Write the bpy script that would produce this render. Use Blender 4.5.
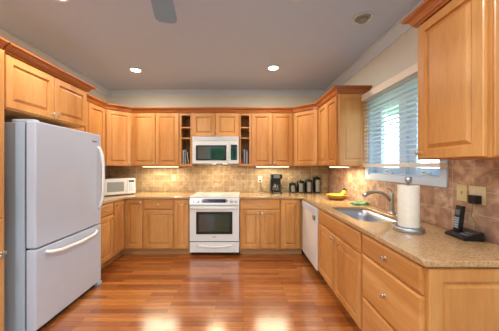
import bpy, bmesh, math, random
from mathutils import Vector, Matrix
random.seed(7)
PI = math.pi
scene = bpy.context.scene
col = scene.collection
for o in list(bpy.data.objects): bpy.data.objects.remove(o)

def lin(c):
    r = []
    for v in c:
        v = v / 255.0
        r.append(v / 12.92 if v <= 0.04045 else ((v + 0.055) / 1.055) ** 2.4)
    return (r[0], r[1], r[2], 1.0)

# ---------------------------------------------------------------- camera, world, large lights, exposure
cd = bpy.data.cameras.new('camera'); cam = bpy.data.objects.new('camera', cd); col.objects.link(cam)
cam.location = (0, 0, 1.38); cam.rotation_euler = (PI/2, 0, 0)
cd.sensor_width = 36; cd.lens = 225/499*36; cd.shift_x = 0.013; cd.shift_y = 0.001
cd.clip_start = 0.02
scene.camera = cam
w = bpy.data.worlds.new('sky'); scene.world = w; w.use_nodes = True
bg = w.node_tree.nodes['Background']
bg.inputs[0].default_value = (0.56, 0.78, 1.0, 1); bg.inputs[1].default_value = 9.0

def area(name, loc, rot, sx, sy, power, color=(1, 1, 1), portal=False, shape='RECTANGLE', spread=PI):
    l = bpy.data.lights.new(name, 'AREA'); l.shape = shape; l.size = sx
    if shape in ('RECTANGLE', 'ELLIPSE'): l.size_y = sy
    l.energy = power; l.color = color; l.spread = spread
    if portal: l.cycles.is_portal = True
    o = bpy.data.objects.new(name, l); col.objects.link(o); o.location = loc; o.rotation_euler = rot
    return o
# daylight: the patio door and the windows behind the camera, the sink window
area('patio_portal', (-0.25, -2.70, 1.15), (PI/2, 0, 0), 2.6, 2.28, 1, portal=True)
area('sink_window_portal', (1.72, 2.24, 1.71), (0, PI/2, 0), 0.9, 1.0, 1, portal=True)
vs = scene.view_settings
vs.view_transform = 'Standard'; vs.look = 'None'; vs.exposure = 0.55; vs.gamma = 1.0; vs.use_curve_mapping = False
scene.cycles.use_denoising = True
scene.cycles.max_bounces = 10; scene.cycles.diffuse_bounces = 6; scene.cycles.sample_clamp_indirect = 6

# ---------------------------------------------------------------- materials
class NT:
    def __init__(s, name):
        s.m = bpy.data.materials.new(name); s.m.use_nodes = True
        s.t = s.m.node_tree; s.n = s.t.nodes; s.l = s.t.links
        s.b = s.n['Principled BSDF']; s.tc = s.n.new('ShaderNodeTexCoord')
    def new(s, kind, **kw):
        n = s.n.new(kind)
        for k, v in kw.items():
            if k in n.inputs: n.inputs[k].default_value = v
            else: setattr(n, k, v)
        return n
    def map(s, scale, loc=(0, 0, 0), rot=(0, 0, 0), src=None):
        mp = s.n.new('ShaderNodeMapping'); mp.inputs['Scale'].default_value = scale
        mp.inputs['Location'].default_value = loc; mp.inputs['Rotation'].default_value = rot
        s.l.new(src or s.tc.outputs['Object'], mp.inputs['Vector']); return mp.outputs[0]
    def noise(s, vec, scale, detail=3, rough=0.5, dist=0.0):
        n = s.new('ShaderNodeTexNoise'); n.inputs['Scale'].default_value = scale
        n.inputs['Detail'].default_value = detail; n.inputs['Roughness'].default_value = rough
        n.inputs['Distortion'].default_value = dist
        s.l.new(vec, n.inputs['Vector']); return n.outputs['Fac']
    def ramp(s, fac, stops):
        r = s.new('ShaderNodeValToRGB'); e = r.color_ramp.elements
        e[0].position, e[0].color = stops[0]; e[1].position, e[1].color = stops[-1]
        for p, c in stops[1:-1]:
            x = e.new(p); x.color = c
        s.l.new(fac, r.inputs[0]); return r.outputs[0]
    def mix(s, fac, a, b, mode='MIX'):
        m = s.new('ShaderNodeMix'); m.data_type = 'RGBA'; m.blend_type = mode
        for v, k in ((fac, 0), (a, 6), (b, 7)):
            if hasattr(v, 'is_output'): s.l.new(v, m.inputs[k])
            else: m.inputs[k].default_value = v
        return m.outputs[2]
    def bump(s, h, strength, dist=0.002):
        b = s.new('ShaderNodeBump'); b.inputs['Strength'].default_value = strength; b.inputs['Distance'].default_value = dist
        s.l.new(h, b.inputs['Height']); s.l.new(b.outputs[0], s.b.inputs['Normal'])
    def set(s, **kw):
        for k, v in kw.items():
            k = k.replace('_', ' ')
            if hasattr(v, 'is_output'): s.l.new(v, s.b.inputs[k])
            else: s.b.inputs[k].default_value = v
        return s.m

def plain(name, rgb, rough=0.5, metal=0.0, coat=0.0, spec=0.5, mottle=0.04, scale=8):
    t = NT(name)
    c = lin(rgb); d = tuple(max(0, x * (1 - mottle * 2)) for x in c[:3]) + (1,)
    n = t.noise(t.map((1, 1, 1)), scale, 3)
    t.set(Base_Color=t.ramp(n, [(0.3, d), (0.7, c)]), Roughness=rough, Metallic=metal, Coat_Weight=coat, Specular_IOR_Level=spec)
    return t.m

def wood(name, a, b, c, along='z', rough=0.42, coat=0.12):
    t = NT(name)
    sc = {'z': (1, 1, 0.12), 'x': (0.12, 1, 1), 'y': (1, 0.12, 1)}[along]
    oi = t.new('ShaderNodeObjectInfo')
    ad = t.new('ShaderNodeVectorMath', operation='MULTIPLY_ADD')
    t.l.new(oi.outputs['Random'], ad.inputs[0]); ad.inputs[1].default_value = (7.3, 3.1, 5.7)
    t.l.new(t.tc.outputs['Object'], ad.inputs[2])
    v = t.map(sc, src=ad.outputs[0])
    n1 = t.noise(v, 5, 4, 0.5, 0.6)
    n2 = t.noise(v, 60, 3, 0.6, 0.2)
    base = t.ramp(n1, [(0.25, lin(c)), (0.48, lin(b)), (0.75, lin(a))])
    fine = t.ramp(n2, [(0.3, (0.80, 0.76, 0.70, 1)), (0.6, (1, 1, 1, 1))])
    base = t.mix(0.55, base, fine, 'MULTIPLY')
    rv = t.ramp(oi.outputs['Random'], [(0.0, (0.88, 0.86, 0.84, 1)), (1.0, (1, 1, 1, 1))])
    base = t.mix(1.0, base, rv, 'MULTIPLY')
    t.set(Base_Color=base, Roughness=rough, Coat_Weight=coat, Coat_Roughness=0.2, Specular_IOR_Level=0.4)
    return t.m

M = {}
WA, WB, WC = (226, 172, 108), (212, 150, 84), (192, 126, 62)
M['wood'] = wood('maple_grain_upright', WA, WB, WC, 'z')
M['wood_h'] = wood('maple_grain_sideways', WA, WB, WC, 'x')
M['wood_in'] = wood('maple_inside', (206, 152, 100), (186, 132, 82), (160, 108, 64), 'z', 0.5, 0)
M['crown'] = wood('maple_crown', (196, 122, 62), (178, 104, 50), (150, 82, 38), 'x', 0.3, 0.3)
M['wall'] = plain('painted_wall', (214, 211, 198), 0.8, mottle=0.01)
M['ceil'] = plain('painted_ceiling', (190, 210, 242), 0.9, mottle=0.01)
M['trim'] = plain('white_trim_paint', (206, 222, 240), 0.4, mottle=0.01)
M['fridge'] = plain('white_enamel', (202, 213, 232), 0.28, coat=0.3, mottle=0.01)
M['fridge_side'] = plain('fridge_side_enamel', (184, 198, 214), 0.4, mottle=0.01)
M['white'] = plain('white_appliance', (232, 232, 230), 0.25, coat=0.3, mottle=0.01)
M['black'] = plain('black_plastic', (18, 18, 20), 0.3, mottle=0.05)
M['gasket'] = plain('dark_rubber', (40, 40, 44), 0.7)
M['nickel'] = plain('satin_nickel', (205, 200, 192), 0.28, metal=1, mottle=0.02)
M['steel'] = plain('brushed_steel', (186, 192, 202), 0.4, metal=1, mottle=0.01, scale=3)
M['paper'] = plain('paper_towel', (238, 232, 218), 0.9, mottle=0.03, scale=40)
M['plate'] = plain('ivory_plate', (216, 198, 150), 0.4, mottle=0.01)
M['whiteplate'] = plain('white_plate', (232, 226, 205), 0.4, mottle=0.01)
M['slat'] = plain('blind_slat', (226, 232, 236), 0.45, mottle=0.01)
M['cream'] = plain('cream_rail', (214, 200, 180), 0.5, mottle=0.01)
M['valance'] = plain('blind_valance', (236, 226, 212), 0.5, mottle=0.01)
M['toe'] = plain('toe_kick', (190, 138, 84), 0.6, mottle=0.05)
M['banana'] = plain('banana_skin', (228, 188, 40), 0.5, mottle=0.12, scale=30)
M['banana_tip'] = plain('banana_stem', (70, 60, 24), 0.6)
M['wicker'] = plain('wicker_bowl', (196, 150, 62), 0.6, mottle=0.2, scale=60)
M['cloth'] = plain('green_cloth', (118, 168, 120), 0.9, mottle=0.15, scale=40)
M['blade'] = plain('fan_blade_paint', (134, 174, 216), 0.4, mottle=0.02)
M['grass'] = plain('lawn', (90, 120, 60), 0.9, mottle=0.2)
M['leaf'] = plain('hedge_leaves', (52, 120, 70), 0.8, mottle=0.4, scale=3)
M['bezel'] = plain('steel_window', (150, 155, 150), 0.5, mottle=0.02)
M['display'] = plain('dark_display', (38, 34, 70), 0.2, mottle=0.1)
M['grey'] = plain('grey_print', (110, 112, 118), 0.5)
M['label'] = plain('canister_label', (150, 148, 142), 0.35, metal=0.4, mottle=0.1, scale=30)
M['brass'] = plain('brown_cover', (150, 118, 70), 0.5)

def emis(name, rgb, strength):
    t = NT(name); t.set(Base_Color=lin(rgb), Emission_Color=lin(rgb), Emission_Strength=strength); return t.m
M['lamp'] = emis('lamp_glow', (255, 250, 240), 6)
M['tube'] = emis('tube_glow', (255, 250, 215), 2.2)

def arch_glass(name, tint=(1, 1, 1, 1), refl=0.08):
    t = NT(name)
    tr = t.new('ShaderNodeBsdfTransparent'); tr.inputs[0].default_value = tint
    gl = t.new('ShaderNodeBsdfGlossy'); gl.inputs['Roughness'].default_value = 0.02
    fr = t.new('ShaderNodeFresnel'); fr.inputs[0].default_value = 1.45
    ms = t.new('ShaderNodeMixShader')
    ge = t.new('ShaderNodeNewGeometry'); fo = t.new('ShaderNodeMath', operation='SUBTRACT'); fo.inputs[0].default_value = 1
    t.l.new(ge.outputs['Backfacing'], fo.inputs[1]); mu = t.new('ShaderNodeMath', operation='MULTIPLY')
    t.l.new(fr.outputs[0], mu.inputs[0]); t.l.new(fo.outputs[0], mu.inputs[1])
    t.l.new(mu.outputs[0], ms.inputs[0]); t.l.new(tr.outputs[0], ms.inputs[1]); t.l.new(gl.outputs[0], ms.inputs[2])
    t.l.new(ms.outputs[0], t.n['Material Output'].inputs[0]); return t.m
M['glass'] = arch_glass('window_glass')
def dark_glass():
    t = NT('oven_glass'); t.set(Base_Color=lin((26, 30, 28)), Roughness=0.05, Specular_IOR_Level=1.0, Coat_Weight=1.0, Coat_Roughness=0.03, Coat_IOR=1.6); return t.m
M['dglass'] = dark_glass()

def tile_mat(name, axes, c1, c2, dark, size, var):
    t = NT(name)
    sp = t.new('ShaderNodeSeparateXYZ'); t.l.new(t.tc.outputs['Object'], sp.inputs[0])
    cb = t.new('ShaderNodeCombineXYZ')
    t.l.new(sp.outputs[axes[0]], cb.inputs[0]); t.l.new(sp.outputs[axes[1]], cb.inputs[1])
    mp = t.map((1, 1, 1), (0.03, -0.91 + 0.0, 0), src=cb.outputs[0])
    br = t.new('ShaderNodeTexBrick'); br.offset = 0.0; br.squash = 1.0
    t.l.new(mp, br.inputs['Vector'])
    br.inputs['Scale'].default_value = 1.0; br.inputs['Brick Width'].default_value = size; br.inputs['Row Height'].default_value = size
    br.inputs['Mortar Size'].default_value = 0.003; br.inputs['Mortar Smooth'].default_value = 0.4
    br.inputs['Color1'].default_value = (0, 0, 0, 1); br.inputs['Color2'].default_value = (1, 1, 1, 1)
    br.inputs['Mortar'].default_value = (0.5, 0.5, 0.5, 1)
    pc = t.ramp(br.outputs['Color'], [(0.0, lin(c1)), (1.0, lin(c2))])
    n = t.noise(cb.outputs[0], 14, 5, 0.65, 0.5)
    body = t.mix(t.ramp(n, [(0.42, (var, var, var, 1)), (0.62, (0, 0, 0, 1))]), pc, lin(dark))
    n2 = t.noise(cb.outputs[0], 70, 3, 0.6)
    body = t.mix(0.35, body, t.ramp(n2, [(0.3, (0.72, 0.70, 0.66, 1)), (0.6, (1, 1, 1, 1))]), 'MULTIPLY')
    fin = t.mix(br.outputs['Fac'], body, lin((200, 178, 146)))
    inv = t.new('ShaderNodeMath', operation='SUBTRACT'); inv.inputs[0].default_value = 1; t.l.new(br.outputs['Fac'], inv.inputs[1])
    t.bump(inv.outputs[0], 0.5, 0.002)
    t.set(Base_Color=fin, Roughness=0.42); return t.m
M['tile_back'] = tile_mat('travertine_back', ('X', 'Z'), (204, 180, 142), (172, 144, 108), (150, 118, 86), 0.105, 0.7)
M['tile_side'] = tile_mat('travertine_side', ('Y', 'Z'), (230, 198, 168), (184, 142, 116), (148, 112, 98), 0.152, 0.75)

def granite():
    t = NT('granite')
    v = t.map((1, 1, 1))
    n1 = t.noise(v, 85, 4, 0.7); n2 = t.noise(v, 160, 2, 0.6); n3 = t.noise(v, 5, 3, 0.5)
    a = t.ramp(n1, [(0.32, lin((138, 102, 68))), (0.45, lin((184, 148, 104))), (0.6, lin((200, 168, 124))), (0.75, lin((216, 190, 152)))])
    b = t.mix(t.ramp(n2, [(0.60, (0, 0, 0, 1)), (0.68, (0.75, 0.75, 0.75, 1))]), a, lin((96, 70, 54)))
    c = t.mix(t.ramp(n3, [(0.35, (0.3, 0.3, 0.3, 1)), (0.65, (0, 0, 0, 1))]), b, lin((190, 140, 92)))
    t.set(Base_Color=c, Roughness=0.16, Coat_Weight=0.3, Coat_Roughness=0.08); return t.m
M['granite'] = granite()

def floor_mat():
    t = NT('oak_strip_floor')
    v = t.tc.outputs['Object']
    br = t.new('ShaderNodeTexBrick'); br.offset = 0.37; br.offset_frequency = 2; br.squash = 1.0
    t.l.new(v, br.inputs['Vector'])
    br.inputs['Scale'].default_value = 1.0; br.inputs['Brick Width'].default_value = 0.72; br.inputs['Row Height'].default_value = 0.057
    br.inputs['Mortar Size'].default_value = 0.0017; br.inputs['Mortar Smooth'].default_value = 0.2
    br.inputs['Color1'].default_value = (0, 0, 0, 1); br.inputs['Color2'].default_value = (1, 1, 1, 1); br.inputs['Mortar'].default_value = (0.5, 0.5, 0.5, 1)
    base = t.ramp(br.outputs['Color'], [(0.0, lin((140, 72, 28))), (0.5, lin((172, 98, 42))), (1.0, lin((200, 126, 58)))])
    g = t.noise(t.map((2.2, 38, 1)), 3.0, 5, 0.62, 0.8)
    base = t.mix(0.7, base, t.ramp(g, [(0.36, (0.45, 0.34, 0.28, 1)), (0.56, (1, 1, 1, 1))]), 'MULTIPLY')
    fin = t.mix(br.outputs['Fac'], base, lin((60, 24, 10)))
    wv = t.noise(t.map((1.2, 14, 1)), 1.0, 2)
    t.bump(wv, 0.10, 0.004)
    t.set(Base_Color=fin, Roughness=0.3, Coat_Weight=1.0, Coat_Roughness=0.17, Coat_IOR=1.8); return t.m
M['floor'] = floor_mat()

# ---------------------------------------------------------------- mesh helpers
class MB:
    def __init__(s): s.bm = bmesh.new(); s.mats = []; s.cur = 0
    def mat(s, m):
        if m not in s.mats: s.mats.append(m)
        s.cur = s.mats.index(m); return s
    def _face(s, vs, smooth=False):
        try:
            f = s.bm.faces.new(vs); f.material_index = s.cur; f.smooth = smooth; return f
        except ValueError: return None
    def box(s, x0, x1, y0, y1, z0, z1, mt=None, bev=0.0):
        tb = bmesh.new()
        c = [tb.verts.new((x, y, z)) for x in (x0, x1) for y in (y0, y1) for z in (z0, z1)]
        for q in ((0, 1, 3, 2), (4, 6, 7, 5), (0, 4, 5, 1), (2, 3, 7, 6), (0, 2, 6, 4), (1, 5, 7, 3)):
            tb.faces.new([c[i] for i in q])
        if bev > 0:
            bmesh.ops.bevel(tb, geom=list(tb.edges), offset=bev, segments=2, profile=0.6, affect='EDGES')
        s.merge(tb, mt); return s
    def merge(s, tb, mt=None):
        vm = {}
        for v in tb.verts:
            p = v.co.copy()
            if mt is not None: p = mt @ p
            vm[v] = s.bm.verts.new(p)
        for f in tb.faces: s._face([vm[v] for v in f.verts], f.smooth)
        tb.free()
    def prism(s, pts, z0, z1):     # polygon in xy, counter-clockwise
        a = [s.bm.verts.new((x, y, z0)) for x, y in pts]; b = [s.bm.verts.new((x, y, z1)) for x, y in pts]
        n = len(pts); s._face(a[::-1]); s._face(b)
        for i in range(n): s._face([a[i], a[(i+1) % n], b[(i+1) % n], b[i]])
        return s
    def lathe(s, prof, seg=24, mt=None, sy=1.0, caps=True):     # prof: (r, z) around z
        rings = []
        for r, z in prof:
            rg = []
            for k in range(seg):
                p = Vector((r*math.cos(2*PI*k/seg), r*sy*math.sin(2*PI*k/seg), z))
                rg.append(s.bm.verts.new(mt @ p if mt else p))
            rings.append(rg)
        for a, b in zip(rings, rings[1:]):
            for k in range(seg): s._face([a[k], a[(k+1) % seg], b[(k+1) % seg], b[k]], True)
        if caps: s._face(rings[0][::-1]); s._face(rings[-1])
        return s
    def tube(s, pts, rad, seg=10, caps=True):
        pts = [Vector(p) for p in pts]; n = len(pts)
        rads = rad if isinstance(rad, (list, tuple)) else [rad]*n
        up = Vector((0.13, 0.21, 0.97)); rings = []
        for i, p in enumerate(pts):
            t = (pts[min(i+1, n-1)] - pts[max(i-1, 0)]).normalized()
            a = t.cross(up)
            if a.length < 1e-3: a = t.cross(Vector((1, 0, 0)))
            a.normalize(); b = t.cross(a)
            rings.append([s.bm.verts.new(p + rads[i]*(a*math.cos(2*PI*k/seg) + b*math.sin(2*PI*k/seg))) for k in range(seg)])
        for a, b in zip(rings, rings[1:]):
            for k in range(seg): s._face([a[k], a[(k+1) % seg], b[(k+1) % seg], b[k]], True)
        if caps: s._face(rings[0][::-1]); s._face(rings[-1])
        return s
    def sweep(s, path, prof, closed=False):
        """prof: (out, z) swept along xy path; 'out' is to the right of travel direction, mitred."""
        n = len(path); P = [Vector(p) for p in path]; rings = []
        for i in range(n):
            if i == 0: d0 = d1 = (P[1]-P[0]).normalized()
            elif i == n-1: d0 = d1 = (P[-1]-P[-2]).normalized()
            else: d0 = (P[i]-P[i-1]).normalized(); d1 = (P[i+1]-P[i]).normalized()
            n0 = Vector((d0.y, -d0.x)); n1 = Vector((d1.y, -d1.x)); m = (n0+n1).normalized()
            k = 1/max(0.3, m.dot(n0))
            rings.append([s.bm.verts.new((P[i].x+m.x*o*k, P[i].y+m.y*o*k, z)) for o, z in prof])
        q = len(prof)
        for a, b in zip(rings, rings[1:]):
            for k in range(q): s._face([a[k], b[k], b[(k+1) % q], a[(k+1) % q]])
        s._face(rings[0]); s._face(rings[-1][::-1]); return s
    def build(s, name, mat, parent=None, loc=(0, 0, 0), rz=0.0, mats=None):
        bmesh.ops.recalc_face_normals(s.bm, faces=list(s.bm.faces))
        me = bpy.data.meshes.new(name); s.bm.to_mesh(me); s.bm.free()
        for m in (s.mats or [mat]): me.materials.append(m)
        o = bpy.data.objects.new(name, me); col.objects.link(o)
        o.location = loc; o.rotation_euler = (0, 0, rz)
        if parent: o.parent = parent
        return o

def tag(o, label=None, cat=None, group=None, kind=None):
    if label: o['label'] = label
    if cat: o['category'] = cat
    if group: o['group'] = group
    if kind: o['kind'] = kind
    return o
def thing(name, label, cat, loc=(0, 0, 0), rz=0.0, group=None):
    o = bpy.data.objects.new(name, None); col.objects.link(o); o.location = loc; o.rotation_euler = (0, 0, rz)
    return tag(o, label, cat, group)
def struct(o): o['kind'] = 'structure'; return o
def bx(name, m, parent, *b, bev=0.0): return MB().box(*b, bev=bev).build(name, m, parent)
def copy_tree(o, parent=None):
    c = o.copy(); col.objects.link(c); c.parent = parent
    for ch in list(o.children): copy_tree(ch, c)
    return c

# ---------------------------------------------------------------- the room
XL, XR, YB, YF, ZC = -2.46, 1.54, 4.07, -2.60, 2.74
struct(bx('floor', M['floor'], None, XL-.12, XR+.12, YF-.12, YB+.12, -0.05, 0))
struct(bx('ceiling', M['ceil'], None, XL-.12, XR+.12, YF-.12, YB+.12, ZC, ZC+.05))
struct(bx('wall_left', M['wall'], None, XL-.12, XL, YF-.12, YB+.12, 0, ZC))
struct(bx('wall_back', M['wall'], None, XL, XR, YB, YB+.12, 0, ZC))
WY0, WY1, WZ0, WZ1 = 1.74, 2.74, 1.28, 2.14         # window opening in the right wall
mb = MB()
mb.box(XR, XR+.16, YF-.12, WY0, 0, ZC); mb.box(XR, XR+.16, WY1, YB+.12, 0, ZC)
mb.box(XR, XR+.16, WY0, WY1, 0, WZ0); mb.box(XR, XR+.16, WY0, WY1, WZ1, ZC)
struct(mb.build('wall_right', M['wall']))
mb = MB()
mb.box(XL, -1.55, YF-.12, YF, 0, ZC); mb.box(1.05, XR, YF-.12, YF, 0, ZC); mb.box(-1.55, 1.05, YF-.12, YF, 2.28, ZC)
struct(mb.build('wall_front', M['wall']))
# crown moulding round the ceiling
cp = [(0, 2.645), (0.012, 2.645), (0.016, 2.665), (0.05, 2.70), (0.066, 2.722), (0.085, 2.727), (0.085, 2.74), (0, 2.74)]
struct(MB().sweep([(XL+.001, YF), (XL+.001, YB-.001), (XR-.001, YB-.001), (XR-.001, YF)], [(o, z-.001) for o, z in cp]).build('trim_1', M['trim']))
# tiled backsplash
struct(bx('trim_2', M['tile_back'], None, XL+.012, XR-.012, YB-.012, YB-.0005, 0.912, 1.40))
mb = MB()
mb.box(XR-.012, XR-.0005, 0.4, 1.675, 0.912, 1.46); mb.box(XR-.012, XR-.0005, 2.805, YB-.013, 0.912, 1.42)
mb.box(XR-.012, XR-.0005, 1.675, 2.805, 0.912, 1.214)
struct(mb.build('trim_3', M['tile_side']))
struct(bx('trim_4', M['tile_back'], None, XL+.0005, XL+.012, 2.70, YB-.013, 0.912, 1.40))

# window over the sink: two casements in a cased opening
mb = MB(); c = 0.062
mb.box(XR-.022, XR-.0005, WY0-c, WY0, WZ0-c, WZ1+c, bev=.003); mb.box(XR-.022, XR-.0005, WY1, WY1+c, WZ0-c, WZ1+c, bev=.003)
mb.box(XR-.022, XR-.0005, WY0, WY1, WZ1, WZ1+c, bev=.003); mb.box(XR-.022, XR-.0005, WY0, WY1, WZ0-c, WZ0, bev=.003)
mb.box(XR, XR+.15, WY0, WY0+.015, WZ0, WZ1); mb.box(XR, XR+.15, WY1-.015, WY1, WZ0, WZ1)
mb.box(XR, XR+.15, WY0+.015, WY1-.015, WZ0, WZ0+.018); mb.box(XR, XR+.15, WY0+.015, WY1-.015, WZ1-.018, WZ1)
mb.box(XR+.05, XR+.15, 2.19, 2.24, WZ0+.018, WZ1-.018)
win = struct(mb.build('window_1', M['trim']))
for a, b in ((WY0+.015, 2.19), (2.24, WY1-.015)):
    mb = MB(); f = .095; z0, z1 = WZ0+.018, WZ1-.018
    x0, x1 = XR+.075, XR+.115
    mb.box(x0, x1, a, a+f, z0, z1, bev=.004); mb.box(x0, x1, b-f, b, z0, z1, bev=.004)
    mb.box(x0, x1, a+f, b-f, z0, z0+.065, bev=.004); mb.box(x0, x1, a+f, b-f, z1-.065, z1, bev=.004)
    s = mb.build('sash', M['trim'], win); s['kind'] = 'structure'
    g = bx('pane', M['glass'], s, XR+.093, XR+.098, a+f, b-f, z0+.065, z1-.065); g['kind'] = 'structure'
    m_ = (a+b)/2
    mb = MB(); mb.box(XR+.045, XR+.075, m_-.05, m_+.05, z0, z0+.02, bev=.006)
    mb.tube([(XR+.05, m_, z0+.02), (XR+.03, m_, z0+.035), (XR+.03, m_-.06, z0+.03), (XR+.03, m_-.09, z0+.016)], .007, 8)
    k = mb.build('crank_handle', M['white'], s); k['kind'] = 'structure'

struct(bx('added_eave', M['trim'], None, XR+.165, XR+1.3, 0.2, YB, 2.30, 2.36))  # unseen overhang added to keep sky light off the window reveals and sashes
# patio door behind the camera
mb = MB()
for x0, x1 in ((-1.55, -1.47), (-0.30, -0.20), (0.97, 1.05)): mb.box(x0, x1, YF-.09, YF-.03, 0, 2.28)
mb.box(-1.47, .97, YF-.09, YF-.03, 2.18, 2.28); mb.box(-1.47, .97, YF-.09, YF-.03, 0, .1)
dr = struct(mb.build('door_1', M['trim']))
for x0, x1 in ((-1.47, -.30), (-.20, .97)):
    struct(bx('pane', M['glass'], dr, x0, x1, YF-.065, YF-.058, .1, 2.18))
# outdoors
struct(bx('ground', M['grass'], None, -30, 30, -30, 30, -0.5, -0.3))
for i, (x, y, r) in enumerate(((-4.4, -7.6, 1.6), (-0.5, -7.4, 1.7), (3.6, -7.8, 1.6), (-8.2, -7.4, 1.5))):
    tb = bmesh.new(); bmesh.ops.create_icosphere(tb, subdivisions=4, radius=r)
    for v in tb.verts:
        d = 1 + 0.16*math.sin(v.co.x*6+i)*math.sin(v.co.y*5)*math.sin(v.co.z*7+2*i) + random.uniform(-.04, .04)
        v.co *= d; v.co.z *= 2.3
    b = MB(); b.merge(tb)
    tag(b.build('garden_shrub', M['leaf'], None, (x, y, r*1.9-.3)), 'round green shrub in the garden outside the patio door', 'shrub', 'shrubs outside the patio door')

# ---------------------------------------------------------------- cabinets
_knob = None
def knob(parent, x, z, y=-.02):
    global _knob
    if _knob is None:
        mt = Matrix.Rotation(PI/2, 4, 'X')
        k = MB().lathe([(.009, 0), (.009, .002), (.0055, .004), (.0055, .014), (.010, .018), (.015, .021), (.0165, .025), (.014, .029), (.007, .031)], 16, mt).build('knob', M['nickel'])
        _knob = k.data; bpy.data.objects.remove(k)
    o = bpy.data.objects.new('knob', _knob); col.objects.link(o); o.parent = parent; o.location = (x, y, z); return o

def front_mesh(w, h, t=.02, rail=.055, raised=True):
    """raised-panel front: x 0..w, z 0..h, back at y=0, face at y=-t"""
    m = MB(); bm = m.bm
    pf = [(0, 0), (0, -t+.004), (.004, -t), (rail, -t), (rail+.003, -t+.015), (rail+.012, -t+.0155), (rail+.034, -t+.003)] if raised else \
         [(0, 0), (0, -t+.008), (.006, -t+.005), (.014, -t), (.020, -t)]
    rings = []
    for i, y in pf:
        rings.append([bm.verts.new(p) for p in ((i, y, i), (w-i, y, i), (w-i, y, h-i), (i, y, h-i))])
    for a, b in zip(rings, rings[1:]):
        for k in range(4): m._face([a[k], a[(k+1) % 4], b[(k+1) % 4], b[k]])
    m._face(rings[0][::-1]); m._face(rings[-1]); return m

def add_door(root, x0, x1, z0, z1, kn=None, rail=.055):
    w, h = x1-x0, z1-z0
    d = front_mesh(w, h, rail=min(rail, w*.22)).build('door', M['wood'], root, (x0, -.0005, z0))
    if kn:
        kx = .028 if 'l' in kn else w-.028
        kz = .04 if 'b' in kn else h-.04
        knob(d, kx, kz)
    return d
def add_drawer(root, x0, x1, z0, z1, kn=True, name='drawer'):
    w, h = x1-x0, z1-z0
    d = front_mesh(w, h, raised=False).build(name, M['wood_h'], root, (x0, -.0005, z0))
    if kn: knob(d, w/2, h/2)
    return d

UZ0, UZ1 = 1.38, 2.265
def upper(label, x, y, rz, W, D=.35, z0=UZ0, z1=UZ1, name='wall_cabinet', group=None):
    r = thing(name, label, 'cabinet', (x, y, z0), rz, group)
    return r, W, D, z1-z0
def body_box(r, W, D, H, e=.0006):
    return bx('body', M['wood'], r, e, W-e, 0, D, 0, H)

def two_doors(r, W, H, z0=.012, z1=None, m=.016, g=.004, knobs=('br', 'bl')):
    z1 = z1 if z1 else H-.014
    c = W/2
    add_door(r, m, c-g, z0, z1, knobs[0]); add_door(r, c+g, W-m, z0, z1, knobs[1])

UD = .33
# back wall run, face plane y = 3.74
YU = YB-UD
r, W, D, H = upper('two-door maple wall cabinet above the glowing light left of the microwave', -1.85, YU, 0, .80, UD-.001); body_box(r, W, D, H); two_doors(r, W, H)
r, W, D, H = upper('short two-door maple cabinet directly above the microwave', -.85, YU, 0, .79, UD-.001, 1.86); body_box(r, W, D, H); two_doors(r, W, H)
r, W, D, H = upper('two-door maple wall cabinet above the coffee maker', .13, YU, 0, .71, UD-.001); body_box(r, W, D, H); two_doors(r, W, H)
def open_shelf(label, x, W):
    r = thing('open_shelf_cabinet', label, 'cabinet', (x, YU, UZ0)); D, H = UD-.001, UZ1-UZ0
    e = .0006; m = MB()
    m.box(e, .02, .019, D, 0, H); m.box(W-.02, W-e, .019, D, 0, H); m.box(.02, W-.02, D-.012, D, 0, H)
    m.box(.02, W-.02, .019, D-.012, H-.03, H); m.box(.02, W-.02, .019, D-.012, 0, .025)
    m.build('carcass', M['wood_in'], r)
    m = MB(); m.box(e, .026, 0, .019, 0, H); m.box(W-.026, W-e, 0, .019, 0, H); m.box(.026, W-.026, 0, .019, H-.045, H); m.box(.026, W-.026, 0, .019, 0, .035)
    m.build('face_frame', M['wood'], r)
    for z in (.455, .63): bx('shelf', M['wood'], r, .0205, W-.0205, .004, D-.0125, z, z+.018)
open_shelf('narrow open cubby cabinet holding leaning books, left of the microwave', -1.05, .20)
open_shelf('narrow open cubby cabinet with a reddish item, right of the microwave', -.06, .19)
# left corner and left wall
def diag(label, p0, p1, corner, rz, z0, z1, name, inset):
    r = thing(name, label, 'cabinet', (p0[0], p0[1], z0), rz)
    c, s = math.cos(-rz), math.sin(-rz)
    loc = [((x-p0[0])*c-(y-p0[1])*s, (x-p0[0])*s+(y-p0[1])*c) for x, y in inset]
    MB().prism(loc, 0, z1-z0).build('body', M['wood'], r)
    return r, math.hypot(p1[0]-p0[0], p1[1]-p0[1])
XLU = XL+UD      # -2.13
a, b = (XLU, 3.46), (-1.8505, YU)
r, W = diag('angled maple wall cabinet in the left corner over the countertop oven', a, b, None, PI/4, UZ0, UZ1, 'corner_wall_cabinet',
            [a, b, (-1.8505, YB-.001), (XL+.001, YB-.001), (XL+.001, 3.46)])
add_door(r, .02, W-.02, .012, UZ1-UZ0-.014, 'br')
r, W, D, H = upper('two-door maple wall cabinet on the left wall, just behind the refrigerator', XLU, 2.70, PI/2, .759, UD-.001); body_box(r, W, D, H); two_doors(r, W, H)
# over the refrigerator
r, W, D, H = upper('deep two-door maple cabinet above the refrigerator', -1.87, 1.74, PI/2, .94, .588, 1.83, 2.265, 'refrigerator_cabinet')
body_box(r, W, D, H); two_doors(r, W, H)
CR = [(0, 0), (.020, 0), (.023, .005), (.022, .014), (.030, .016), (.033, .028), (.044, .042), (.058, .050), (.060, .055), (.070, .057), (.073, .062), (.073, .074), (0, .074)]
def crown_prof(z): return [(o, z+h) for o, h in CR]
m = MB()   # in local space of the cabinet: travel so the outside is to the right
m.sweep([(0, 0), (W, 0), (W, D-.35)], crown_prof(H)); m.build('crown', M['crown'], r)
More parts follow.
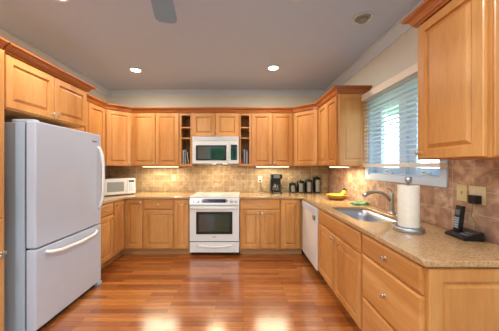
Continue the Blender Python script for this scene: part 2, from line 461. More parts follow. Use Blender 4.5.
# pantry in front of the refrigerator, only its edge and knobs in view
r = thing('pantry_cabinet', 'tall maple pantry at the left edge beside the refrigerator', 'cabinet', (-1.83, 0.95, 0), PI/2)
bx('body', M['wood'], r, 0, .775, 0, .61, .1, 2.265); bx('toe_kick', M['toe'], r, .002, .773, .07, .60, 0, .0995)
add_door(r, .02, .755, .99, 2.24, None); add_door(r, .02, .755, .13, .98, None)
knob(r.children[2], .715, .60); knob(r.children[3], .715, .71)
MB().sweep([(0, .04), (.775, .04)], crown_prof(2.2655)).build('crown', M['crown'], r)
# right corner and right wall
XRU = 1.165
a, b = (.8405, YU), (XRU, 3.44)
rz = math.atan2(b[1]-a[1], b[0]-a[0])
r, W = diag('angled maple wall cabinet in the right corner above the canisters', a, b, None, rz, UZ0, UZ1, 'corner_wall_cabinet',
            [a, b, (XR-.001, 3.44), (XR-.001, YB-.001), (.8405, YB-.001)])
add_door(r, .02, W-.02, .012, UZ1-UZ0-.014, 'br')
r, W, D, H = upper('two-door maple wall cabinet on the right wall with an end panel by the window', XRU, 3.439, -PI/2, .689, XR-XRU-.001); body_box(r, W, D, H); two_doors(r, W, H)
e = front_mesh(D-.01, H-.01, t=.012, rail=.06).build('end_panel', M['wood'], r, (W, .005, .005)); e.rotation_euler = (0, 0, PI/2)
# continuous crown of the run
mm = MB().sweep([(XLU, 2.76), (XLU, 3.46), (-1.85, YU), (.84, YU), (XRU, 3.44), (XRU, 2.75), (XR-.002, 2.75)], crown_prof(UZ1+.0005))
tag(mm.build('cabinet_crown', M['crown']), 'long reddish maple crown running along the tops of the back wall cabinets', 'moulding')
# near right wall cabinet
r, W, D, H = upper('large near maple wall cabinet at the right edge, beside the window', 1.17, 1.49, -PI/2, .43, XR-1.17-.001, 1.42, 2.305)
body_box(r, W, D, H); add_door(r, .006, W-.016, .006, H-.012, 'bl')
e = front_mesh(D-.01, H-.01, t=.012, rail=.06).build('end_panel', M['wood'], r, (W, .005, .005)); e.rotation_euler = (0, 0, PI/2)
MB().sweep([(0, D), (0, 0), (W, 0), (W, D)], crown_prof(H)).build('crown', M['crown'], r)

# base cabinets ------------------------------------------------
BZ = .877
def base(label, x, y, rz, W, D=.608, toe=True):
    r = thing('base_cabinet', label, 'cabinet', (x, y, 0), rz); e = .0006
    bx('body', M['wood'], r, e, W-e, 0, D, .10, BZ)
    bx('toe_kick', M['toe'], r, e, W-e, .07, D-.01, 0, .0995)
    return r
YBF = 3.46
DZ0, DZ1, RZ0, RZ1 = .12, .70, .715, .862
r = base('maple base cabinet with one drawer over one door, left of the range', -1.53, YBF, 0, .47)
add_door(r, .012, .458, DZ0, DZ1, 'tr'); add_drawer(r, .012, .458, RZ0, RZ1)
r = base('narrow maple base cabinet with one full-height door, touching the left side of the range', -1.0599, YBF, 0, .236)
add_door(r, .012, .224, DZ0, RZ1, 'tr')
r = base('maple base cabinet with a wide drawer over two doors, right of the range', -.050, YBF, 0, .62)
add_drawer(r, .012, .608, RZ0, RZ1); add_door(r, .012, .307, DZ0, DZ1, 'tr'); add_door(r, .313, .608, DZ0, DZ1, 'tl')
r = base('maple base cabinet with one full-height door beside the dishwasher corner', .5705, YBF, 0, .350)
add_door(r, .012, .300, DZ0, RZ1, None)
# left corner unit with two doors meeting in the corner
r = thing('corner_base_cabinet', 'maple corner base cabinet in the left corner with two tall doors meeting inward', 'cabinet', (-1.83, 3.165, 0))
MB().prism([(0, 0), (0, .295), (.2995, .295), (.2995, .905-.001), (-.629, .905-.001), (-.629, 0)], .10, BZ).build('body', M['wood'], r)
MB().prism([(-.07, .001), (-.07, .365), (.2985, .365), (.2985, .90), (-.62, .90), (-.62, .001)], 0, .0995).build('toe_kick', M['toe'], r)
d = front_mesh(.262, RZ1-DZ0).build('door', M['wood'], r, (.0005, .008, DZ0)); d.rotation_euler = (0, 0, PI/2); knob(d, .03, RZ1-DZ0-.04)
d = front_mesh(.262, RZ1-DZ0).build('door', M['wood'], r, (.026, .2945, DZ0)); knob(d, .262-.03, RZ1-DZ0-.04)
r = base('maple base cabinet with drawer and door on the left wall, partly hidden behind the refrigerator', -1.83, 2.70, PI/2, .464, .628)
add_door(r, .012, .452, DZ0, DZ1, 'tr'); add_drawer(r, .012, .452, RZ0, RZ1)
# right run, face x = .90
XBF = .925; RD = XR-XBF-.001
r = base('long maple sink base cabinet with false drawer front over two doors', XBF, 2.735, -PI/2, 1.004, RD)
# hollow under the basin: replace body by panels
ob = r.children[0]; bpy.data.objects.remove(ob)
m = MB(); W = 1.004
m.box(.0006, W-.0006, 0, .02, .10, BZ); m.box(.0006, .02, .02, RD, .10, BZ); m.box(W-.02, W-.0006, .02, RD, .10, BZ); m.box(.02, W-.02, .02, RD, .10, .12); m.box(.02, W-.02, RD-.01, RD, .12, BZ)
m.build('body', M['wood'], r)
add_drawer(r, .012, W-.012, RZ0-.005, RZ1, False, 'false_front')
add_door(r, .012, W/2-.003, DZ0, DZ1-.01, 'tr'); add_door(r, W/2+.003, W-.012, DZ0, DZ1-.01, 'tl')
r = base('near maple three-drawer base cabinet at the end of the right counter, panelled end', XBF, 1.730, -PI/2, .595, RD)
for z0, z1 in ((.725, .864), (.400, .712), (.12, .387)): add_drawer(r, .012, .585, z0, z1)
e = front_mesh(RD-.01, BZ-.12, t=.014, rail=.065).build('end_panel', M['wood'], r, (.595, .005, .11)); e.rotation_euler = (0, 0, PI/2)

# countertops ------------------------------------------------
def slab(name, outer, hole, z0, z1, label):
    m = MB(); bm = m.bm
    def loop(pts, z): 
        vs = [bm.verts.new((x, y, z)) for x, y in pts]
        return vs, [bm.edges.new((vs[i], vs[(i+1) % len(vs)])) for i in range(len(vs))]
    tops = []
    for z in (z0, z1):
        lo, eo = loop(outer, z); es = list(eo); lh = None
        if hole: lh, eh = loop(hole, z); es += eh
        bmesh.ops.triangle_fill(bm, use_beauty=True, use_dissolve=True, edges=es)
        tops.append((lo, lh))
    (a, ah), (b, bh) = tops
    for p, q in ((a, b), (ah, bh)):
        if p:
            n = len(p)
            for i in range(n): m._face([p[i], p[(i+1) % n], q[(i+1) % n], q[i]])
    o = m.build(name, M['granite'])
    bv = o.modifiers.new('bevel', 'BEVEL'); bv.width = .006; bv.segments = 3; bv.limit_method = 'ANGLE'; bv.angle_limit = math.radians(50)
    return tag(o, label, 'countertop')
def rrect(x0, x1, y0, y1, r, n=6):
    pts = []
    for cx, cy, a0 in ((x1-r, y1-r, 0), (x0+r, y1-r, 90), (x0+r, y0+r, 180), (x1-r, y0+r, 270)):
        for k in range(n+1):
            a = math.radians(a0+90*k/n); pts.append((cx+r*math.cos(a), cy+r*math.sin(a)))
    return pts
CT0, CT1 = .878, .910
XE = .90; YE = 3.432
def arc(cx, cy, r, a0, a1, n=6):
    return [(cx+r*math.cos(math.radians(a0+(a1-a0)*k/n)), cy+r*math.sin(math.radians(a0+(a1-a0)*k/n))) for k in range(n+1)]
hole = rrect(1.00, 1.40, 1.90, 2.60, .09)
outer = [(-.050, YE)] + arc(XE-.10, YE-.10, .10, 90, 0) + arc(XE+.02, 1.11+.02, .02, 180, 270, 4) + [(XR-.013, 1.11), (XR-.013, YB-.013), (-.050, YB-.013)]
slab('countertop', outer, hole, CT0, CT1, 'speckled tan granite countertop with the sink, right of the range to the near right')
outer = [(XL+.013, 2.69), (-1.80, 2.69)] + arc(-1.80+.10, YE-.10, .10, 180, 90) + [(-.822, YE), (-.822, YB-.013), (XL+.013, YB-.013)]
slab('countertop', outer, None, CT0, CT1, 'speckled tan granite countertop from the refrigerator corner to the left of the range')

# sink ------------------------------------------------
m = MB(); bm = m.bm; rings = []
for ins, z, rr in ((-.012, CT0-.001, .095), (.0, CT0-.001, .09), (.006, .80, .085), (.02, .70, .08), (.05, .675, .06)):
    rings.append([bm.verts.new((x, y, z)) for x, y in rrect(1.00+ins, 1.40-ins, 1.90+ins, 2.60-ins, rr)])
for a_, b_ in zip(rings, rings[1:]):
    n = len(a_)
    for i in range(n): m._face([a_[i], a_[(i+1) % n], b_[(i+1) % n], b_[i]], True)
m._face(rings[-1])
r = thing('kitchen_sink', 'stainless steel undermount sink basin set into the right countertop', 'sink', (0, 0, 0))
m.build('basin', M['steel'], r)
MB().lathe([(.045, .676), (.043, .680), (.03, .678), (.005, .677)], 20, Matrix.Translation((1.2, 2.25, 0))).build('drain', M['nickel'], r)
# faucet
r = thing('faucet', 'single-lever nickel faucet behind the sink', 'faucet', (1.465, 2.22, .9105))
m = MB().lathe([(.033, 0), (.033, .006), (.026, .012), (.024, .03), (.024, .15), (.026, .19), (.022, .205), (.008, .212)], 20); m.build('faucet_body', M['nickel'], r)
pts = [(-.015, 0, .13), (-.05, 0, .175), (-.10, 0, .205), (-.16, 0, .215), (-.21, 0, .208), (-.25, 0, .19), (-.275, 0, .175)]
MB().tube(pts, [.018, .017, .016, .016, .018, .020, .021], 12).build('spout', M['nickel'], r)
MB().tube([(-.005, 0, .205), (.0, 0, .225), (-.02, 0, .245), (-.055, 0, .262)], [.010, .009, .008, .007], 8).build('lever', M['nickel'], r)

# ---------------------------------------------------------------- refrigerator
r = thing('refrigerator', 'large white bottom-freezer refrigerator by the left wall', 'refrigerator', (-1.67, 1.81, 0))
WF = .84    # local: x depth negative, y 0..WF
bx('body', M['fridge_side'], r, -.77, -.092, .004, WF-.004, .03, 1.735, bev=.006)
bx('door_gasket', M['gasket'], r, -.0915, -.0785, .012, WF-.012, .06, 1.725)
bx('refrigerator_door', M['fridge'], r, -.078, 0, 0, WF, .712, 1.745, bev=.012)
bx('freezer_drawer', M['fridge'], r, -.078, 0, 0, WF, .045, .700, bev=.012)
bx('hinge_cap', M['fridge_side'], r, -.20, -.02, .008, .06, 1.7355, 1.760, bev=.008)
bx('kick_grille', M['gasket'], r, -.10, -.03, .01, WF-.01, .008, .043)
bx('foot', M['fridge_side'], r, -.06, .012, WF-.07, WF-.004, .003, .042, bev=.006)
d = [o for o in r.children if o.name.startswith('refrigerator_door')][0]
fz = [o for o in r.children if o.name.startswith('freezer_drawer')][0]
pts = [(-.005, WF-.05, 1.60), (.022, WF-.05, 1.57), (.045, WF-.05, 1.50), (.055, WF-.05, 1.40), (.055, WF-.05, 1.10), (.045, WF-.05, 1.00), (.022, WF-.05, .93), (-.005, WF-.05, .89)]
MB().tube(pts, [.014, .016, .017, .017, .017, .017, .016, .014], 10).build('handle', M['white'], d)
pts = [(-.005, .10, .655), (.03, .12, .645), (.05, .20, .632), (.052, .44, .622), (.05, WF-.2, .632), (.03, WF-.12, .645), (-.005, WF-.10, .655)]
MB().tube(pts, [.014, .016, .017, .018, .017, .016, .014], 10).build('handle', M['white'], fz)
bx('badge', M['grey'], d, .0002, .002, WF-.16, WF-.08, 1.648, 1.662)

# ---------------------------------------------------------------- range
r = thing('kitchen_range', 'white slide-in electric range between the back base cabinets', 'stove', (-.436, 3.46, 0))
hw = .379
bx('body', M['white'], r, -hw, hw, 0.0, .59, .06, .895)
bx('cooktop', M['white'], r, -hw-.0, hw+.0, -.01, .59, .896, .916, bev=.004)
for x, y, q in ((-.18, .16, .09), (.18, .16, .11), (-.18, .43, .075), (.18, .43, .075)):
    MB().lathe([(q, .9162), (q, .9168), (q-.006, .9169), (q-.007, .9163)], 28, Matrix.Translation((x, y, 0))).build('burner_ring', M['bezel'], r)
m = MB(); bm = m.bm      # slanted control panel
pr = [(-.045, .782), (-.045, .80), (-.012, .893), (0, .893), (0, .782)]
L = [bm.verts.new((-hw, y, z)) for y, z in pr]; R_ = [bm.verts.new((hw, y, z)) for y, z in pr]
for i in range(5): m._face([L[i], L[(i+1) % 5], R_[(i+1) % 5], R_[i]])
m._face(L[::-1]); m._face(R_)
cp_ = m.build('control_panel', M['white'], r)
ang = math.atan2(.033, .093)
def on_panel(u, v, h):   # u across, v up the slope from its foot, h off the surface
    return Vector((u, -.045+math.sin(ang)*v - math.cos(ang)*h, .80+math.cos(ang)*v + math.sin(ang)*h))
pm = Matrix.Rotation(-ang, 4, 'X')
def panel_box(name, mat, u0, u1, v0, v1, h):
    m = MB(); mt = Matrix.Translation((0, -.045, .80)) @ pm
    m.box(u0, u1, -h, -.0003, v0, v1, mt=mt); return m.build(name, mat, cp_)
panel_box('display', M['display'], -.19, .175, .022, .078, .003)
panel_box('clock', M['grey'], .178, .20, .03, .07, .003)
for u in (-.335, -.255, .255, .335):
    mt = Matrix.Translation(on_panel(u, .048, .0005)) @ pm @ Matrix.Rotation(PI/2, 4, 'X')
    m = MB().lathe([(.026, 0), (.026, .004), (.021, .006), (.019, .024), (.016, .028)], 18, mt)
    m.box(-.004, .004, -.018, .018, .026, .034, mt=mt); m.build('burner_knob', M['nickel'], cp_)
dz0, dz1 = .235, .772
od = MB().box(-hw+.004, hw-.004, -.045, -.001, dz0, dz1, bev=.006).build('oven_door', M['white'], r)
bx('oven_window_frame', M['black'], od, -.275, .275, -.049, -.0455, .345, .685)
bx('oven_window', M['dglass'], od, -.235, .235, -.0505, -.0492, .385, .650)
bx('badge', M['grey'], od, -.03, .03, -.047, -.0453, .300, .308)
m = MB().tube([(-hw+.03, -.085, .745), (hw-.03, -.085, .745)], .012, 10)
m.box(-hw+.03, -hw+.06, -.085, -.0455, .735, .755); m.box(hw-.06, hw-.03, -.085, -.0455, .735, .755); m.build('handle', M['white'], od)
sd = MB().box(-hw+.004, hw-.004, -.042, -.001, .065, .222, bev=.006).build('storage_drawer', M['white'], r)
m = MB().tube([(-.26, -.046, .178), (-.22, -.060, .170), (-.1, -.070, .160), (0, -.072, .157), (.1, -.070, .160), (.22, -.060, .170), (.26, -.046, .178)], .010, 8); m.build('handle', M['white'], sd)
bx('seam', M['gasket'], r, -hw+.006, hw-.006, -.03, -.001, .2225, .2345)
for x in (-hw+.04, hw-.04):
    for y in (.05, .5): bx('foot', M['gasket'], r, x-.015, x+.015, y, y+.03, 0, .0598)

# ---------------------------------------------------------------- over-range microwave
r = thing('microwave', 'white over-the-range microwave hanging between the two open cubbies', 'microwave', (-.445, 3.63, 1.415))
bx('body', M['white'], r, -.375, .375, .03, .43, 0, .44)
bx('vent_grille', M['white'], r, -.375, .375, .0, .0295, .372, .44, bev=.004)
m = MB()
for k in range(5): m.box(-.35, .35, -.0015, .001, .385+k*.010, .388+k*.010)
m.build('louvres', M['fridge_side'], r.children[1])
md = MB().box(-.375, .215, 0, .0295, .004, .368, bev=.006).build('microwave_door', M['white'], r)
bx('window_frame', M['black'], md, -.315, .175, -.0035, -.0005, .055, .300)
bx('door_window', M['dglass'], md, -.285, .145, -.0052, -.0037, .080, .275)
MB().tube([(.196, -.003, .05), (.196, -.03, .07), (.196, -.033, .19), (.196, -.03, .30), (.196, -.003, .32)], .009, 8).build('handle', M['white'], md)
cpn = MB().box(.219, .375, 0, .0295, .004, .368, bev=.004).build('control_panel', M['white'], r)
bx('keypad', M['dglass'], cpn, .245, .352, -.003, -.0005, .06, .31)
bx('clock_display', M['display'], cpn, .255, .342, -.0045, -.0031, .265, .30)
for q in (-.035, .145): bx('lamp_lens', M['tube'], r, q-.03, q+.03, .10, .15, -.004, -.0003)
l = area('hood_light', (0, .13, -.012), (0, 0, 0), .24, .05, 2.6, (1, .76, .48)); l.parent = r

# ---------------------------------------------------------------- dishwasher
r = thing('dishwasher', 'white dishwasher under the right counter near the corner', 'dishwasher', (.925, 3.395, 0), -PI/2)
bx('tub', M['fridge_side'], r, .003, .655, .0, .57, .10, .865)
dd = MB().box(.004, .654, -.028, -.001, .105, .862, bev=.005).build('dishwasher_door', M['white'], r)
bx('control_strip', M['fridge'], dd, .01, .648, -.034, -.0285, .775, .855, bev=.002)
bx('latch', M['grey'], dd, .52, .60, -.040, -.0285, .700, .755, bev=.002)
bx('kick_plate', M['gasket'], r, .006, .652, .05, .09, .0, .0995)

# ---------------------------------------------------------------- window blind
r = thing('window_blind', 'white wooden venetian blind over the sink window', 'blind', (XR-.048, 2.235, 1.375))
bx('valance', M['valance'], r, -.050, -.030, -.585, .575, .79, .865, bev=.004)
bx('head_rail', M['slat'], r, -.028, .022, -.57, .56, .80, .85)
m = MB(); n = 17
for k in range(n):
    z = .060+k*(.73/(n-1)); mt = Matrix.Translation((0, 0, z)) @ Matrix.Rotation(math.radians(3), 4, 'Y')
    m.box(-.024, .024, -.565, .555, -.002, .002, mt=mt)
m.build('slats', M['slat'], r)
bx('bottom_rail', M['valance'], r, -.036, .026, -.57, .56, -.006, .030, bev=.004)
for y in (-.42, 0, .42):
    m = MB(); m.tube([(-.025, y, .0305), (-.025, y, .80)], .0012, 5); m.tube([(.025, y, .0305), (.025, y, .80)], .0012, 5); m.build('ladder_cord', M['slat'], r)

# ---------------------------------------------------------------- ceiling lights
def can(label, x, y, on, name='recessed_light', power=11, color=(1, .90, .77)):
    r = thing(name, label, 'ceiling light', (x, y, ZC))
    MB().lathe([(.082, -.0005), (.092, -.006), (.090, -.010), (.075, -.009), (.066, -.0006)], 32).build('trim_ring', M['trim'], r)
    if on:
        MB().lathe([(.066, -.001), (.062, -.005), (.03, -.008), (.004, -.0085)], 28).build('lamp', M['lamp'], r)
        l = area('ceiling_lamp_light', (0, 0, -.014), (0, 0, 0), .13, .13, power, color, shape='DISK'); l.parent = r
    else:
        MB().lathe([(.066, -.001), (.060, -.004), (.004, -.0045)], 28).build('dark_well', M['bezel'], r)
        MB().lathe([(.040, 0), (.044, .012), (.030, .02), (.004, .021)], 24, Matrix.Translation((.006, .008, -.026))).build('lamp', M['bezel'], r)
can('lit round recessed ceiling light nearest the left back corner', -1.52, 3.19, True)
can('lit round recessed ceiling light near the back wall, right of the range', .42, 3.12, True)
can('lit round recessed ceiling light at the top left of the view, above the refrigerator side', -1.47, 1.775, True)
can('unlit recessed ceiling light with dark swivel lamp near the right wall', 1.10, 2.07, False)
can('unlit recessed ceiling light at the top edge, right of the fan', .43, 1.755, False)

for lb, x, y in (('added unseen recessed fill light over the open floor left of the ceiling fan', -1.47, .25), ('added unseen recessed fill light over the open floor right of the ceiling fan', .43, .25),
                 ('added unseen recessed fill light by the patio door, on the refrigerator side', -1.47, -1.3), ('added unseen recessed fill light by the patio door, on the sink side', .43, -1.3)):
    can(lb, x, y, True, power=19, color=(.93, .96, 1))  # added behind the camera as neutral fill for the cabinet and refrigerator fronts

# ---------------------------------------------------------------- ceiling fan
FX, FY, FZ = -.42, .98, 2.40
r = thing('ceiling_fan', 'ceiling fan with pale blue-grey blades at the top of the view', 'fan', (FX, FY, ZC))
MB().lathe([(.07, 0), (.07, -.02), (.03, -.06), (.012, -.065), (.012, -.22)], 24).build('downrod', M['fridge_side'], r)
MB().lathe([(.03, -.2205), (.09, -.235), (.11, -.27), (.11, -.32), (.08, -.35), (.05, -.37), (.01, -.375)], 28).build('motor', M['fridge_side'], r)
for k in range(5):
    a = math.radians(101+72*k); m = MB()
    pts = [(.17, -.055), (.56, -.073), (.60, -.070), (.625, -.05), (.633, 0), (.625, .05), (.60, .070), (.56, .073), (.17, .055)]
    m.prism(pts, -.345, -.338); b = m.build('blade', M['blade'], r); b.rotation_euler = (0, 0, a)
    m = MB().box(.10, .24, -.018, .018, -.3375, -.331); b2 = m.build('blade_arm', M['fridge_side'], b)

# ---------------------------------------------------------------- under-cabinet lights
def strip(label, x, y, rz, L, power):
    r = thing('under_cabinet_light', label, 'light', (x, y, 1.379), rz)
    bx('housing', M['white'], r, 0, L, 0, .07, -.012, -.0006)
    bx('lens', M['tube'], r, .004, L-.004, -.004, .05, -.019, -.0122)
    l = area('strip_light', (L/2, .03, -.032), (0, 0, 0), L*.95, .05, power, (1, .93, .66)); l.parent = r
strip('glowing strip light under the cabinets left of the microwave', -1.70, 3.80, 0, .60, 3.8)
strip('glowing strip light under the cabinet above the coffee maker', .22, 3.80, 0, .56, 3.6)
strip('glowing strip light under the right wall cabinet beside the window', 1.27, 3.30, -PI/2, .50, 4.5)

# ---------------------------------------------------------------- outlets
def outlet(label, loc, rz, w=.072, slots='outlet', mat='plate', name='wall_outlet'):
    r = thing(name, label, 'wall plate', loc, rz)
    bx('plate', M[mat], r, -w/2, w/2, -.006, -.0006, -.058, .058, bev=.002)
    n = 1 if w < .1 else 2
    for i in range(n):
        cx = (i-(n-1)/2)*.046
        if slots == 'switch': bx('toggle', M[mat], r, cx-.005, cx+.005, -.016, -.0062, -.010, .012)
        else:
            for dz in (-.02, .02): bx('socket', M['cream'], r, cx-.014, cx+.014, -.0075, -.0062, dz-.012, dz+.012)
    return r
yb = YB-.012; xr = XR-.012
outlet('ivory outlet plate on the backsplash under the left strip light', ((174-243)/55.4, yb, 1.165), 0)
outlet('white outlet plate behind the coffee maker cord', ((260-243)/55.4, yb, 1.14), 0, mat='whiteplate')
outlet('ivory outlet plate on the right wall between bananas and window', (xr, 225*1.528/(362.5-243), 1.20), -PI/2)
outlet('pale switch plate on the right wall directly above the bananas', (xr, 225*1.528/(350.5-243), 1.21), -PI/2, slots='switch', name='wall_switch')
outlet('ivory switch plate right of the window, left of the double plate', (xr, 225*1.528/(462.3-243), 1.195), -PI/2, slots='switch', name='wall_switch')
dy = 225*1.528/(478-243)
outlet('wide ivory double outlet plate above the cordless phone', (xr, dy, 1.19), -PI/2, w=.101)
# adapter and cord
pd = 225*1.50/(474.5-243)
r = thing('power_adapter', 'black plug-in power adapter in the double outlet plate above the phone', 'adapter', (xr-.008, pd, 1.165), -PI/2)
bx('adapter_body', M['black'], r, -.028, .028, -.038, -.0003, -.030, .026, bev=.006)
MB().tube([(0, -.03, -.030), (.0, -.035, -.06), (-.010, -.030, -.11), (.012, -.022, -.16), (.03, -.014, -.20), (.05, -.008, -.248)], .0028, 6).build('cord', M['brass'], r)

# ---------------------------------------------------------------- cordless phone
r = thing('cordless_phone', 'black cordless phone standing in its answering base on the near right counter', 'phone', (1.442, 1.48, .9107), -PI/2-.12)
m = MB(); bm = m.bm
pr = [(-.055, 0), (-.055, .018), (.055, .055), (.060, .050), (.060, 0)]
L = [bm.verts.new((-.075, y, z)) for y, z in pr]; R_ = [bm.verts.new((.085, y, z)) for y, z in pr]
for i in range(5): m._face([L[i], L[(i+1) % 5], R_[(i+1) % 5], R_[i]])
m._face(L[::-1]); m._face(R_); ps = m.build('phone_base', M['black'], r)
bv = ps.modifiers.new('bevel', 'BEVEL'); bv.width = .006; bv.segments = 3
mtp = Matrix.Translation((0, -.055, .018)) @ Matrix.Rotation(math.atan2(.037, .11), 4, 'X')
m = MB()
for i in range(3):
    for j in range(2): m.box(.015+i*.02, .030+i*.02, .03+j*.025, .045+j*.025, .0005, .004, mt=mtp)
m.build('base_buttons', M['grey'], ps)
mth = Matrix.Translation((-.038, .0, .036)) @ Matrix.Rotation(math.radians(-7), 4, 'X')
m = MB().box(-.027, .027, -.013, .013, 0, .168, mt=mth, bev=.008); hs = m.build('handset', M['black'], r)
bx2 = MB().box(-.016, .016, -.0145, -.0132, .105, .140, mt=mth).build('screen', M['grey'], hs)
m = MB()
for i in range(3):
    for j in range(5): m.box(-.017+i*.0125, -.008+i*.0125, -.0155, -.0132, .018+j*.015, .028+j*.015, mt=mth)
m.build('keypad', M['fridge_side'], hs)

# ---------------------------------------------------------------- paper towels
r = thing('paper_towel_holder', 'round steel paper towel holder on the near right counter', 'holder', (1.205, 1.64, .9105))
MB().lathe([(.095, 0), (.097, .004), (.097, .025), (.092, .031), (.02, .032), (.011, .033), (.011, .345), (.017, .349), (.022, .356), (.022, .385), (.016, .392), (.004, .393)], 32).build('stand', M['steel'], r)
MB().tube([(-.083, .0, .029), (-.083, .0, .10), (-.083, .0, .115)], .004, 8).build('tear_arm', M['steel'], r)
tag(MB().lathe([(.030, 0), (.066, 0), (.067, .003), (.067, .292), (.066, .295), (.026, .295), (.026, 0), (.030, 0)], 40, caps=False).build('paper_towel_roll', M['paper'], None, (1.205, 1.64, .9440)),
    'white roll of paper towels standing on the round steel holder', 'paper towels')

# ---------------------------------------------------------------- bananas, cloth
r = thing('fruit_bowl', 'shallow yellow-brown wicker bowl holding bananas on the right counter', 'bowl', (1.33, 3.18, .9105))
MB().lathe([(.07, 0), (.085, .004), (.122, .03), (.142, .060), (.148, .064), (.146, .068), (.136, .063), (.114, .033), (.08, .010), (.01, .008)], 28).build('bowl_wall', M['wicker'], r)
def banana(label, dx, dy, dz, rot, tilt):
    pts = []; rad = []
    for k in range(11):
        a = math.radians(-55+11*k); pts.append((.125*math.sin(a), 0, .125*(1-math.cos(a)))); rad.append(.019*math.sin(PI*(k+.9)/11.6)**.5 if 0 < k < 10 else .007)
    o = MB().tube(pts, rad, 10).build('banana', M['banana'], None, (1.345+dx, 3.18+dy, .9105+dz)); o.rotation_euler = (tilt, -.28, rot)
    tag(o, label, 'banana', 'bananas in the wicker bowl')
    e0 = Vector(pts[-1])
    MB().tube([e0, e0+Vector((.010, 0, .016)), e0+Vector((.016, 0, .034))], [.008, .006, .007], 8).build('stem', M['banana_tip'], o)
banana('yellow banana lying at the front of the wicker bowl', 0, -.042, .040, .15, .25)
banana('yellow banana in the middle of the wicker bowl, between two others', .005, .0, .046, .05, 0)
banana('yellow banana at the back of the wicker bowl, nearest the wall', .01, .042, .042, -.1, -.25)
m = MB(); bm = m.bm; nx, ny = 22, 14; g = []
for i in range(nx):
    row = []
    for j in range(ny):
        x = -.085+.17*i/(nx-1); y = -.075+.15*j/(ny-1)
        z = .014+.010*math.sin(x*52+y*20)+.008*math.sin(y*60-x*15)
        e = min(i, nx-1-i, j, ny-1-j)
        if e == 0: z = .002
        row.append(bm.verts.new((x*(1+.08*math.sin(9*y*10)), y*(1+.10*math.sin(x*60)), max(z, .002))))
    g.append(row)
for i in range(nx-1):
    for j in range(ny-1): m._face([g[i][j], g[i+1][j], g[i+1][j+1], g[i][j+1]], True)
o = m.build('dish_cloth', M['cloth'], None, (1.43, 2.77, .9105)); sm = o.modifiers.new('solid', 'SOLIDIFY'); sm.thickness = .004; sm.offset = 1
tag(o, 'crumpled green dish cloth on the counter beyond the sink', 'cloth')

# ---------------------------------------------------------------- canisters
cans = [((292.5-243)/56.8, .135, .058, 'smallest of the four black and steel canisters, nearest the coffee maker'),
        ((300.5-243)/56.8, .170, .060, 'second smallest black and steel canister, next to the smallest one'),
        ((308.5-243)/56.8, .190, .060, 'second tallest black and steel canister, next to the tallest one'),
        ((317-243)/56.8, .225, .063, 'tallest of the four black and steel canisters, nearest the right corner')]
for x, h, q, lb in cans:
    h *= 1.12
    r = thing('canister', lb, 'canister', (x, 3.965, .9105), 0, 'kitchen canisters')
    MB().lathe([(q-.004, 0), (q, .004), (q, h-.002), (q-.003, h)], 28).build('canister_body', M['black'], r)
    m = MB(); bm = m.bm; a0, a1 = math.radians(-125), math.radians(-55); pv = None
    for k in range(9):
        a = a0+(a1-a0)*k/8; vv = [bm.verts.new((rr*math.cos(a), rr*math.sin(a), z)) for rr, z in ((q+.0006, .018), (q+.0006, h-.022), (q+.002, h-.022), (q+.002, .018))]
        if pv:
            for i in range(4): m._face([pv[i], pv[(i+1) % 4], vv[(i+1) % 4], vv[i]])
        else: m._face(vv)
        pv = vv
    m._face(pv[::-1]); m.build('steel_front', M['label'], r)
    lid = MB().lathe([(q+.002, h+.0005), (q+.002, h+.012), (q-.006, h+.018), (.012, h+.020), (.008, h+.026), (.013, h+.032), (.013, h+.040), (.006, h+.044)], 28).build('lid', M['black'], r)

# ---------------------------------------------------------------- coffee maker
r = thing('coffee_maker', 'black drip coffee maker with glass carafe on the back counter', 'coffee maker', (.570, 3.87, .9105))
bx('base', M['black'], r, -.09, .09, -.08, .12, 0, .035, bev=.008)
bx('water_tank', M['black'], r, -.09, .09, .045, .12, .0355, .25, bev=.008)
bx('brew_head', M['black'], r, -.095, .095, -.08, .12, .2505, .330, bev=.012)
bx('control_face', M['label'], r.children[2], -.055, .05, -.0845, -.0805, .265, .322, bev=.001)
bx('base_trim', M['label'], r.children[0], -.06, .06, -.0835, -.0805, .006, .024)
m = MB().lathe([(.05, .0362), (.062, .05), (.066, .09), (.058, .13), (.045, .155), (.048, .165), (.01, .168)], 24, Matrix.Translation((0, -.022, 0)))
cf = m.build('carafe', M['dglass'], r)
MB().tube([(.045, -.055, .15), (.085, -.075, .145), (.092, -.08, .10), (.060, -.065, .065)], .008, 8).build('handle', M['black'], cf)
px = (260-243)/55.4
OX, OY, OZ = .570, 3.87, .9105
q = lambda x, y, z: (x-OX, y-OY, z-OZ)
cb = MB().tube([q(px, yb-.03, 1.108), q(px+.012, yb-.035, 1.05), q(px+.018, yb-.035, .97), q(px+.035, yb-.035, .925), q(px+.07, yb-.035, .9155), q(.42, yb-.04, .9155), q(.478, 3.97, .9155)], .004, 7).build('cord', M['black'], r)
MB().box(px-.014-OX, px+.014-OX, yb-.034-OY, yb-.0082-OY, 1.108-OZ, 1.136-OZ, bev=.003).build('plug', M['black'], cb)

# ---------------------------------------------------------------- countertop oven in the left corner
r = thing('countertop_microwave', 'small white countertop microwave set diagonally in the left corner', 'microwave', (-2.13, 3.44, .9105), PI/4)
W = .47
bx('case', M['white'], r, 0, W, .02, .30, .012, .265, bev=.008)
dv = MB().box(.004, .335, 0, .0195, .018, .260, bev=.004).build('microwave_door', M['white'], r)
bx('door_window', M['bezel'], dv, .045, .285, -.0025, -.0004, .062, .215)
MB().tube([(.315, -.002, .05), (.315, -.022, .07), (.315, -.022, .20), (.315, -.002, .22)], .006, 8).build('handle', M['white'], dv)
cq = MB().box(.339, W-.004, 0, .0195, .018, .260, bev=.003).build('control_panel', M['white'], r)
bx('clock_display', M['black'], cq, .36, W-.025, -.0025, -.0004, .205, .235)
m = MB()
for i in range(3):
    for j in range(4): m.box(.362+i*.028, .382+i*.028, -.002, -.0004, .06+j*.033, .082+j*.033)
m.build('keypad', M['fridge_side'], cq)
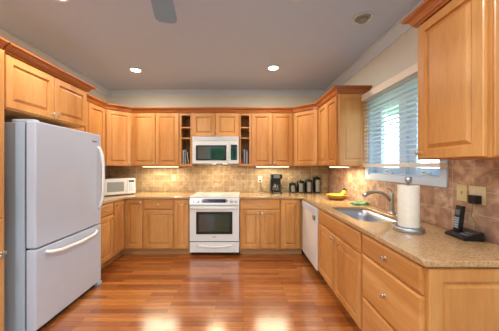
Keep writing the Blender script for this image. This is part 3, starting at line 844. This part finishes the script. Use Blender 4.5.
for x in (.03, W-.03):
    for y in (.04, .27): MB().lathe([(.012, 0), (.012, .0115)], 10, Matrix.Translation((x, y, 0))).build('foot', M['gasket'], r)

# ---------------------------------------------------------------- books in the cubbies
def book(x, th, h, rgb, label, lean=0.0, group='books in the left cubby', y=YU+.055, depth=.16):
    key = 'book_%d_%d_%d' % rgb
    if key not in M: M[key] = plain(key, rgb, 0.5, mottle=.05, scale=20)
    # base pivot stands on the cubby floor
    r = thing('book', label, 'book', (x, y, UZ0+.0365), 0, group); r.rotation_euler = (0, lean, 0)
    m = MB(); m.box(0, .002, 0, depth, 0, h); m.box(th-.002, th, 0, depth, 0, h); m.box(.002, th-.002, 0, .002, 0, h); m.build('cover', M[key], r)
    bx('pages', M['paper'], r, .0021, th-.0021, .0021, depth-.004, .003, h-.003)
x0 = -1.05
book(x0+.030, .018, .235, (224, 222, 214), 'white spined book against the left side of the left cubby')
book(x0+.050, .018, .215, (30, 32, 36), 'black spined book second from the left in the left cubby')
book(x0+.070, .012, .245, (214, 216, 218), 'tall thin pale book in the middle of the left cubby', -.02)
book(x0+.100, .018, .225, (26, 28, 34), 'dark book leaning left in the left cubby', -.10)
book(x0+.124, .012, .205, (206, 200, 190), 'light book leaning left beside the dark one in the left cubby', -.12)
book(x0+.150, .016, .190, (40, 38, 40), 'rightmost short dark book leaning in the left cubby', -.12)
x0 = -.06; g2 = 'books in the right cubby'
book(x0+.030, .022, .075, (190, 52, 40), 'small red booklet at the left of the right cubby', 0, g2, YU+.03, .12)
book(x0+.056, .018, .230, (70, 70, 84), 'tall slate grey book in the right cubby, next to the red one', 0, g2)
book(x0+.076, .020, .245, (150, 148, 158), 'tallest pale grey book in the right cubby', 0, g2)
book(x0+.098, .014, .215, (48, 44, 60), 'thin dark purple book in the right cubby', 0, g2)
book(x0+.114, .022, .225, (172, 166, 168), 'thick light book right of centre in the right cubby', 0, g2)
book(x0+.138, .018, .200, (58, 54, 62), 'rightmost dark grey book in the right cubby', 0, g2)
